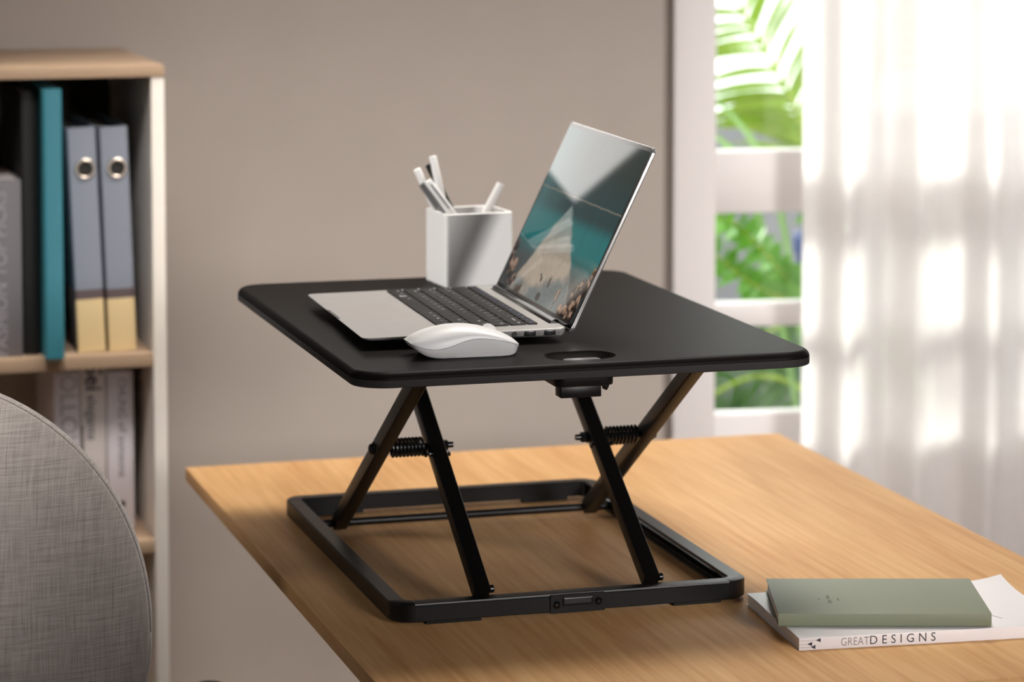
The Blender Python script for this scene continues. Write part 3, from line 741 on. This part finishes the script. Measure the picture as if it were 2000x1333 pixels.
b.inputs['Base Color'].default_value = (.01, .01, .01, 1); b.inputs['Roughness'].default_value = .035; b.inputs['Specular IOR Level'].default_value = .2
nt.links.new(at.outputs['Color'], b.inputs['Emission Color']); b.inputs['Emission Strength'].default_value = .74
me.materials.append(dm_); ds = bpy.data.objects.new('display', me); C.objects.link(ds); ds.parent = lid
ds['label'] = 'lit screen showing a rocky lake shore with teal water'

# ================================================================== MOUSE
mo = thing('computer_mouse', 'white wireless mouse beside the laptop, close to the handle hole', 'mouse', (.0735, .089, PT), R(-1))
ML = .1195
def interp(x, xs, ys):
    return float(np.interp(x, xs, ys))
def sm(x, xs, ys):
    # smooth interpolation (monotone-ish, cosine blend of neighbouring samples)
    k = max(i for i in range(len(xs)) if xs[i] <= x+1e-12); k = min(k, len(xs)-2)
    h = xs[k+1]-xs[k]; t = (x-xs[k])/h
    def sl(i):
        a = max(i-1, 0); b = min(i+1, len(xs)-1); return (ys[b]-ys[a])/(xs[b]-xs[a])
    m0, m1 = sl(k)*h, sl(k+1)*h
    return (2*t**3-3*t*t+1)*ys[k]+(t**3-2*t*t+t)*m0+(-2*t**3+3*t*t)*ys[k+1]+(t**3-t*t)*m1
MX = [0, .006, .016, .028, .042, .056, .07, .085, .1, .112, .1195]
MT = [.0165, .0215, .0265, .0300, .0322, .0325, .0310, .0275, .0222, .0162, .0098]     # ridge
MSm = [.0162, .0140, .0112, .0105, .0132, .0178, .0200, .0190, .0158, .0120, .0090]      # seam height at the flanks
MW = [.0150, .0215, .0252, .0268, .0268, .0262, .0262, .0268, .0265, .0215, .0060]
MB_ = [.0160, .0095, .0035, .0008, .0005, .0005, .0005, .0005, .0006, .0018, .0080]     # underside
shell, body = [], []
NSX = 48
for i in range(NSX+1):
    x = ML*(i/NSX); x = ML*(.5-.5*math.cos(PI*i/NSX))
    t, s, w, b = (sm(x, MX, a) for a in (MT, MSm, MW, MB_))
    s = min(s, t-.0002); b = min(b, s-.0002)
    shell.append([(x, w*1.004*math.cos(a), s+.0004+(t-s)*math.sin(a)**.75) for a in [PI*k/24 for k in range(25)]])
    rg = []
    for k in range(9): f = k/8; rg.append((x, w*(1-.16*f*f)-.0, s+(b-s)*f))
    rg += [(x, -p[1], p[2]) for p in reversed(rg)]
    body.append(rg)
bm = BM(); quad_rings(bm, shell, False, False, closed=False)
bm.verts.ensure_lookup_table(); bmesh.ops.remove_doubles(bm, verts=bm.verts, dist=1e-6); link('top_shell', bm, 'mouse_shell', mo, smooth=180)
bm = BM(); quad_rings(bm, body, True, True); link('body', bm, 'mouse_body', mo, smooth=60)
bm = BM(); lathe_axis(bm, (.088, -.0030, .0235), (0, 1, 0), [(0, .0068), (.0008, .0080), (.0052, .0080), (.006, .0068)], 28); link('scroll_wheel', bm, 'white_plastic', mo)

# ================================================================== PEN HOLDER AND PENS
ph = thing('pen_holder', 'white square pen holder standing behind the laptop', 'pen holder', (.2417, .5607, PT), .0647)
bm = BM(); a, b, h = .0873, .0788, .0896
prof_o = [(.001, 0), (0, .001), (0, h-.001), (.001, h), (.0038, h), (.0046, h-.0008), (.0046, .005)]
slab(bm, 0, a, 0, b, .0052, prof_o, 8); link('cup', bm, 'white_plastic', ph, smooth=40)
def pen(top, bot, r, m, cap, label, clip=False):
    top = Vector(top); bot = Vector(bot); d = (top-bot).normalized(); L = (top-bot).length
    o = thing('pen', label, 'pen', bot, 0, 'pens in the white holder')
    bm = BM(); lathe_axis(bm, (0, 0, 0), d, [(0, .001), (.008, r*.8), (L*.55, r*.96), (L*.55, r*.96)], 20); link('barrel', bm, m, o)
    bm = BM(); lathe_axis(bm, d*(L*.55), d, [(0, r*.98), (.0006, r), (L*.45-.0012, r), (L*.45-.0003, r*.93), (L*.45, r*.75)], 20); cp = link('cap', bm, cap, o)
    if clip:
        aa, bb = frame_of(d); aa = aa if aa.y < 0 else -aa
        bm = BM(); p = d*(L-.006)+aa*(r+.0012)
        tube(bm, [d*(L-.004)+aa*(r*.6), p, p-d*.034, p-d*.036-aa*.001], .0011, 8); link('clip', bm, 'pen_grey', cp)
    return o
zf = PT+.0055
pen((.2418, .622, .162), (.2745, .620, zf), .0047, 'white_plastic', 'white_plastic', 'tallest white pen standing in the pen holder')
pen((.2235, .629, .146), (.2860, .629, zf), .0047, 'white_plastic', 'white_plastic', 'white pen leaning far left behind the clipped pen')
pen((.2245, .580, .1365), (.3180, .580, zf), .0048, 'white_plastic', 'white_plastic', 'white clipped pen leaning left at the front of the holder', True)
pen((.2235, .606, .1305), (.3060, .604, zf), .0044, 'pen_grey', 'pen_grey', 'silver grey pen leaning lowest to the left')
pen((.2385, .632, .1515), (.3080, .628, zf), .0044, 'black_gloss', 'black_gloss', 'black pen peeking between the white pens')
pen((.3215, .596, .1285), (.2570, .593, zf), .0049, 'white_plastic', 'white_plastic', 'white pen leaning right, alone in the holder')

# ================================================================== BOOKS ON THE DESK
wb = thing('book', 'white softcover book titled GREAT DESIGNS lying under the green notebook', 'book', (.4240, -.1357, DZ), R(-4.65))
BL, BD_, BH = .288, .189, .0125
def lift(x, y): return .0065*max(0, (x-.238)/.05)**2*max(0, (y-.125)/.064)**2 + .0008*math.sin(y*48+.6)*max(0, 1-x/.05)*min(1, y/.03)
def sheet(bm, x0, x1, y0, y1, z, th, nx=24, ny=20, lf=1., mi=0):
    def P(i, j, top): x = x0+(x1-x0)*i/nx; y = y0+(y1-y0)*j/ny; return (x, y, z+lift(x, y)*lf+(th if top else 0))
    V = {(i, j, t): bm.verts.new(P(i, j, t)) for i in range(nx+1) for j in range(ny+1) for t in (0, 1)}
    for i in range(nx):
        for j in range(ny):
            bm.faces.new((V[i, j, 1], V[i+1, j, 1], V[i+1, j+1, 1], V[i, j+1, 1])).material_index = mi
            bm.faces.new((V[i, j, 0], V[i, j+1, 0], V[i+1, j+1, 0], V[i+1, j, 0])).material_index = mi
    for i in range(nx):
        for j in (0, ny):
            bm.faces.new((V[i, j, 0], V[i+1, j, 0], V[i+1, j, 1], V[i, j, 1])).material_index = mi
    for j in range(ny):
        for i in (0, nx):
            bm.faces.new((V[i, j, 0], V[i, j+1, 0], V[i, j+1, 1], V[i, j, 1])).material_index = mi
bm = BM(); sheet(bm, .0012, BL-.0012, .0006, BD_-.0015, .0004, BH-.0008, lf=.5); link('page_block', bm, 'paper', wb, smooth=40)
bm = BM()
sheet(bm, 0, BL, 0, BD_, BH-.0004, .0004); box(bm, 0, BL, 0, BD_, 0, .0004); box(bm, 0, BL, -.0005, .0003, 0, BH, .0002)
link('cover', bm, 'cover_white', wb, smooth=30)
bm = BM()
SP = lambda x, z: basis((x, -.00055, z), (1, 0, 0), (0, 0, 1))
text(bm, 'GREAT', .0118, SP(.0438, .0062), 1, .00005, weight=-.00012, align='LEFT', xs=.80, spacing=1.05)
text(bm, 'DESIGNS', .0128, SP(.0742, .0064), 0, .00005, weight=-.00002, align='LEFT', xs=.96, spacing=1.62)
for x, z in ((.0175, .0098), (.0085, .0062), (.0120, .0030)):
    v = [bm.verts.new((x+a, -.0006, z+b)) for a, b in ((0, 0), (.0052, -.0022), (.0052, .0022))]; bm.faces.new(v).material_index = 0
    box(bm, .0004, x, -.00062, -.0004, z-.00012, z+.00012, 0, 1)
link('spine_lettering', bm, ['ink_dark', 'ink_grey'], wb, smooth=0)['label'] = 'dark spine lettering GREAT DESIGNS'
bm = BM(); pts = []
for k in range(60):
    t = k/59; pts.append((.212+.030*t*.2+.012*t, .072-.040*t+.0016*math.sin(t*40), BH+.0003+.0011*math.sin(t*47)*0))
tube(bm, pts, .00022, 5); link('cover_script', bm, 'ink_pale', wb)
# green notebook
nb = thing('notebook', 'sage green notebook lying on the white book', 'notebook', (.4196, -.0898, DZ+BH+.0010), R(-16.3))
NL, NW, NH = .2185, .148, .0136
bm = BM(); slab(bm, .0015, NL-.0015, .002, NW-.0012, .004, [(0, .0008), (0, NH-.0008)], 5); link('page_block', bm, 'paper', nb, smooth=30)
bm = BM()
sec = [(.0008, 0), (.0002, .0006), (0, .0020), (0, NH-.0016), (.0005, NH-.0004), (.0016, NH), (NW-.0006, NH), (NW, NH-.0004), (NW-.0006, NH-.0009), (.0022, NH-.0009), (.0016, NH-.002), (.0016, .0014), (.0022, .0009), (NW-.0006, .0009), (NW, .0005), (NW-.0006, 0)]
quad_rings(bm, [[(x, y, z) for y, z in sec] for x in (0, .0006, NL-.0006, NL)]); link('cover', bm, 'green', nb, smooth=30)
bm = BM()
TX = lambda x, y: basis((x, y, NH+.00006), (0, 1, 0), (-1, 0, 0))
text(bm, 'Enjoy Colors', .0062, TX(.0575, .0585), 0, .00003, weight=.00005); text(bm, 'by', .0036, TX(.0475, .0585), 0, .00003); text(bm, 'DIARY', .0032, TX(.0675, .0575), 0, .00003, spacing=1.3)
lathe_axis(bm, (.094, .056, NH), (0, 0, 1), [(0, .0005), (.0001, .0004)], 10)
link('cover_lettering', bm, 'green_ink', nb, smooth=0)['label'] = 'small dark green lettering stamped on the cover'

# ================================================================== CHAIR
CX, CY, CZ = -.436, .335, -.312
ch = thing('office_chair', 'grey woven-fabric chair with a rounded backrest left of the desk', 'chair', (CX, CY, FLOOR), R(-16.3))
def outline(t, k=1.):
    c, s = math.cos(t), math.sin(t); a = .275*k; b = (.283 if s > 0 else .245)*k
    n = 2.08
    return (a*abs(c)**(2/n)*(1 if c > 0 else -1), b*abs(s)**(2/n)*(1 if s > 0 else -1))
NT = 96
def dome(bm, prof, y0, zc):
    rings = []
    for k, y in prof:
        rings.append([(outline(2*PI*i/NT, k)[0], y0+y+.14*(outline(2*PI*i/NT, k)[0])**2, zc+outline(2*PI*i/NT, k)[1]) for i in range(NT)])
    quad_rings(bm, rings)
zc = CZ-FLOOR
bm = BM(); dome(bm, [(.02, -.0960), (.15, -.0945), (.30, -.0900), (.45, -.0820), (.60, -.0700), (.72, -.0570), (.82, -.0430), (.89, -.0305), (.94, -.0195), (.972, -.0112), (.992, -.0050), (.9985, -.0022), (.996, -.0004), (.95, .0006)], 0, zc); link('backrest', bm, 'fabric', ch, smooth=180)
bm = BM(); dome(bm, [(.95, .0004), (.992, .0008), (1.000, .0030), (1.003, .0090), (.998, .0210), (.97, .0380), (.85, .0540), (.6, .0620), (.3, .0650), (.02, .0660)], 0, zc); link('back_shell', bm, 'fabric', ch, smooth=180)
bm = BM(); pts = [(outline(2*PI*i/NT, .9985)[0], .0002+.14*outline(2*PI*i/NT, .9985)[0]**2, zc+outline(2*PI*i/NT, .9985)[1]) for i in range(NT+1)]
tube(bm, pts, .0013, 8); link('piping', bm, 'piping', ch, smooth=180)
bm = BM(); slab(bm, -.24, .24, .06, .50, .09, [(.03, .405), (.01, .415), (0, .435), (0, .455), (.01, .475), (.03, .487), (.06, .490)], 10); link('seat', bm, 'fabric', ch, smooth=60)
for s in (-1, 1):
    bm = BM(); x = s*.308
    tube(bm, bez([(s*.20, .25, .42), (s*.285, .25, .425), (x, .25, .47), (x, .24, .52)], 20), .012, 10); ar = link('arm_post', bm, 'black_metal', ch)
    bm = BM(); slab(bm, x-.03, x+.03, .08, .33, .028, [(.012, .516), (.002, .523), (0, .533), (.004, .545), (.016, .551)], 8); link('armrest', bm, 'brown', ch)['label'] = 'brown armrest pad'
bm = BM(); tube(bm, [(0, .06, .60), (0, .12, .50), (0, .2, .412)], .02, 10); link('back_support', bm, 'black_metal', ch)
bm = BM(); tube(bm, [(0, .27, .09), (0, .27, .41)], .024, 16); link('gas_column', bm, 'black_metal', ch)
for k in range(5):
    a = 2*PI*k/5+.3; c, s = math.cos(a), math.sin(a)
    bm = BM(); tube(bm, [(0, .27, .10), (c*.15, .27+s*.15, .09), (c*.27, .27+s*.27, .07)], [.022, .018, .014], 10); lg = link('base_leg', bm, 'black_metal', ch)
    bm = BM(); lathe_axis(bm, (c*.27-s*.02, .27+s*.27+c*.02, .028), (s, -c, 0), [(0, .022), (.002, .028), (.038, .028), (.04, .022)], 18); tube(bm, [(c*.27, .27+s*.27, .028), (c*.27, .27+s*.27, .07)], .008, 8); link('caster', bm, 'rubber', lg)

# ================================================================== LIFT EVERYTHING TO A FLOOR AT ZERO
for o in list(C.objects):
    if o.parent is None: o.location.z += LIFT

# ================================================================== LIGHT
def area(name, loc, target, size, power, color=(1, 1, 1), sizey=None, spread=None):
    l = bpy.data.lights.new(name, 'AREA'); l.energy = power; l.color = color; l.shape = 'RECTANGLE'; l.size = size; l.size_y = sizey or size
    if spread: l.spread = spread
    o = bpy.data.objects.new(name, l); C.objects.link(o); o.location = Vector(loc)+Vector((0, 0, LIFT))
    o.rotation_euler = (Vector(target)-Vector(loc)).to_track_quat('-Z', 'Y').to_euler(); return o
area('overhead_softbox', (.62, .70, 1.30), (.30, .32, DZ), .5, 8.4, (1, .95, .87), None, R(105))
area('screen_glare_light', (.285, 1.60, .575), (.285, .4, .575), .50, 0.36, (1, .97, .93), .52, R(46))  # unseen area light, added for its glare on the laptop screen
area('left_softbox', (-1.05, .55, .27), (.3, .56, .06), .30, 0.65, (1, .97, .94), .30, R(38))
area('chair_fill', (-2.0, -.15, .60), (-.55, .3, -.02), .5, 0.5, (1, .96, .93), .5, R(50))  # added out of view to brighten the chair from the left
area('right_fill', (1.2, -3.3, .75), (.68, 1.2, .0), 1.0, 6.8, (1, .96, .94), .7, R(40))
area('wall_wash', (.35, -.2, 1.70), (.3, 1.69, .10), 2.0, 1.3, (1, .96, .93), .35, R(54))  # unseen light added to brighten the back wall
area('back_wash', (.50, .75, 1.70), (.50, 1.69, -1.15), 1.0, 2.7, (1, .96, .93), .25, R(40))  # another added light, for the lower part of the wall
area('shelf_wash', (-.35, -.1, 1.62), (-.12, 1.35, -.38), .4, 0.7, (1, .96, .93), .4, R(28))  # added to lighten the books in the lower compartment
area('chair_top_fill', (-.66, -.18, 1.30), (-.57, .28, -.05), .3, 1.5, (1, .96, .93), .3, R(27))  # unseen fill added above the chair for the top of its backrest
area('curtain_wash', (1.55, .70, 1.62), (1.50, 1.5, -.25), .8, 2.4, (1, .97, .95), .25, R(46))  # added near the ceiling to lift the dark bands of the curtain
area('garden_fill', (1.5, 2.3, 1.9), (1.4, 2.8, -.3), 1.6, 50, (1, 1, 1))  # no real lamp: area light added over the plants and garden wall
area('window_fill', (1.9, 3.1, 1.3), (1.45, 1.65, -.1), 1.6, 20, (1, .98, .96))  # unseen outdoor area light, added to brighten the curtain like daylight
sp = bpy.data.lights.new('corner_spot', 'SPOT'); sp.energy = 24; sp.color = (1, .9, .76); sp.spot_size = R(31); sp.spot_blend = .35; sp.shadow_soft_size = .03
so = bpy.data.objects.new('corner_spot', sp); C.objects.link(so); so.location = (-.95, 1.22, .95+LIFT)
so.rotation_euler = (Vector((.25, 1.02, DZ))-Vector((-.95, 1.22, .95))).to_track_quat('-Z', 'Y').to_euler()
sl = bpy.data.lights.new('sun', 'SUN'); sl.energy = 5.5; sl.angle = R(16); sl.color = (1, .96, .9)
so = bpy.data.objects.new('sun', sl); C.objects.link(so); so.location = (3, 4, 3)
so.rotation_euler = Vector((.38, -1, -.30)).to_track_quat('-Z', 'Y').to_euler()
w = bpy.data.worlds.new('room_light'); bpy.context.scene.world = w; w.use_nodes = True
w.node_tree.nodes['Background'].inputs['Color'].default_value = (.95, .97, 1, 1); w.node_tree.nodes['Background'].inputs['Strength'].default_value = 3.0

# ================================================================== CAMERA
cd = bpy.data.cameras.new('camera'); cam = bpy.data.objects.new('camera', cd); C.objects.link(cam)
cam.location = (-.66944, -2.84502, .5188+LIFT); cam.rotation_euler = (PI/2-.0794693, 0, -.2842385)
cd.sensor_width = 36; cd.sensor_fit = 'HORIZONTAL'; cd.lens = 5724.99/2000*36; cd.shift_y = (192.1285-666.5)/2000
cd.clip_start = .05; cd.clip_end = 60
cd.dof.use_dof = True; cd.dof.focus_distance = 3.06; cd.dof.aperture_fstop = cd.lens/22.; cd.dof.aperture_blades = 0
sc = bpy.context.scene; sc.camera = cam
sc.view_settings.view_transform = 'Standard'; sc.view_settings.look = 'None'; sc.view_settings.exposure = 0; sc.view_settings.gamma = 1
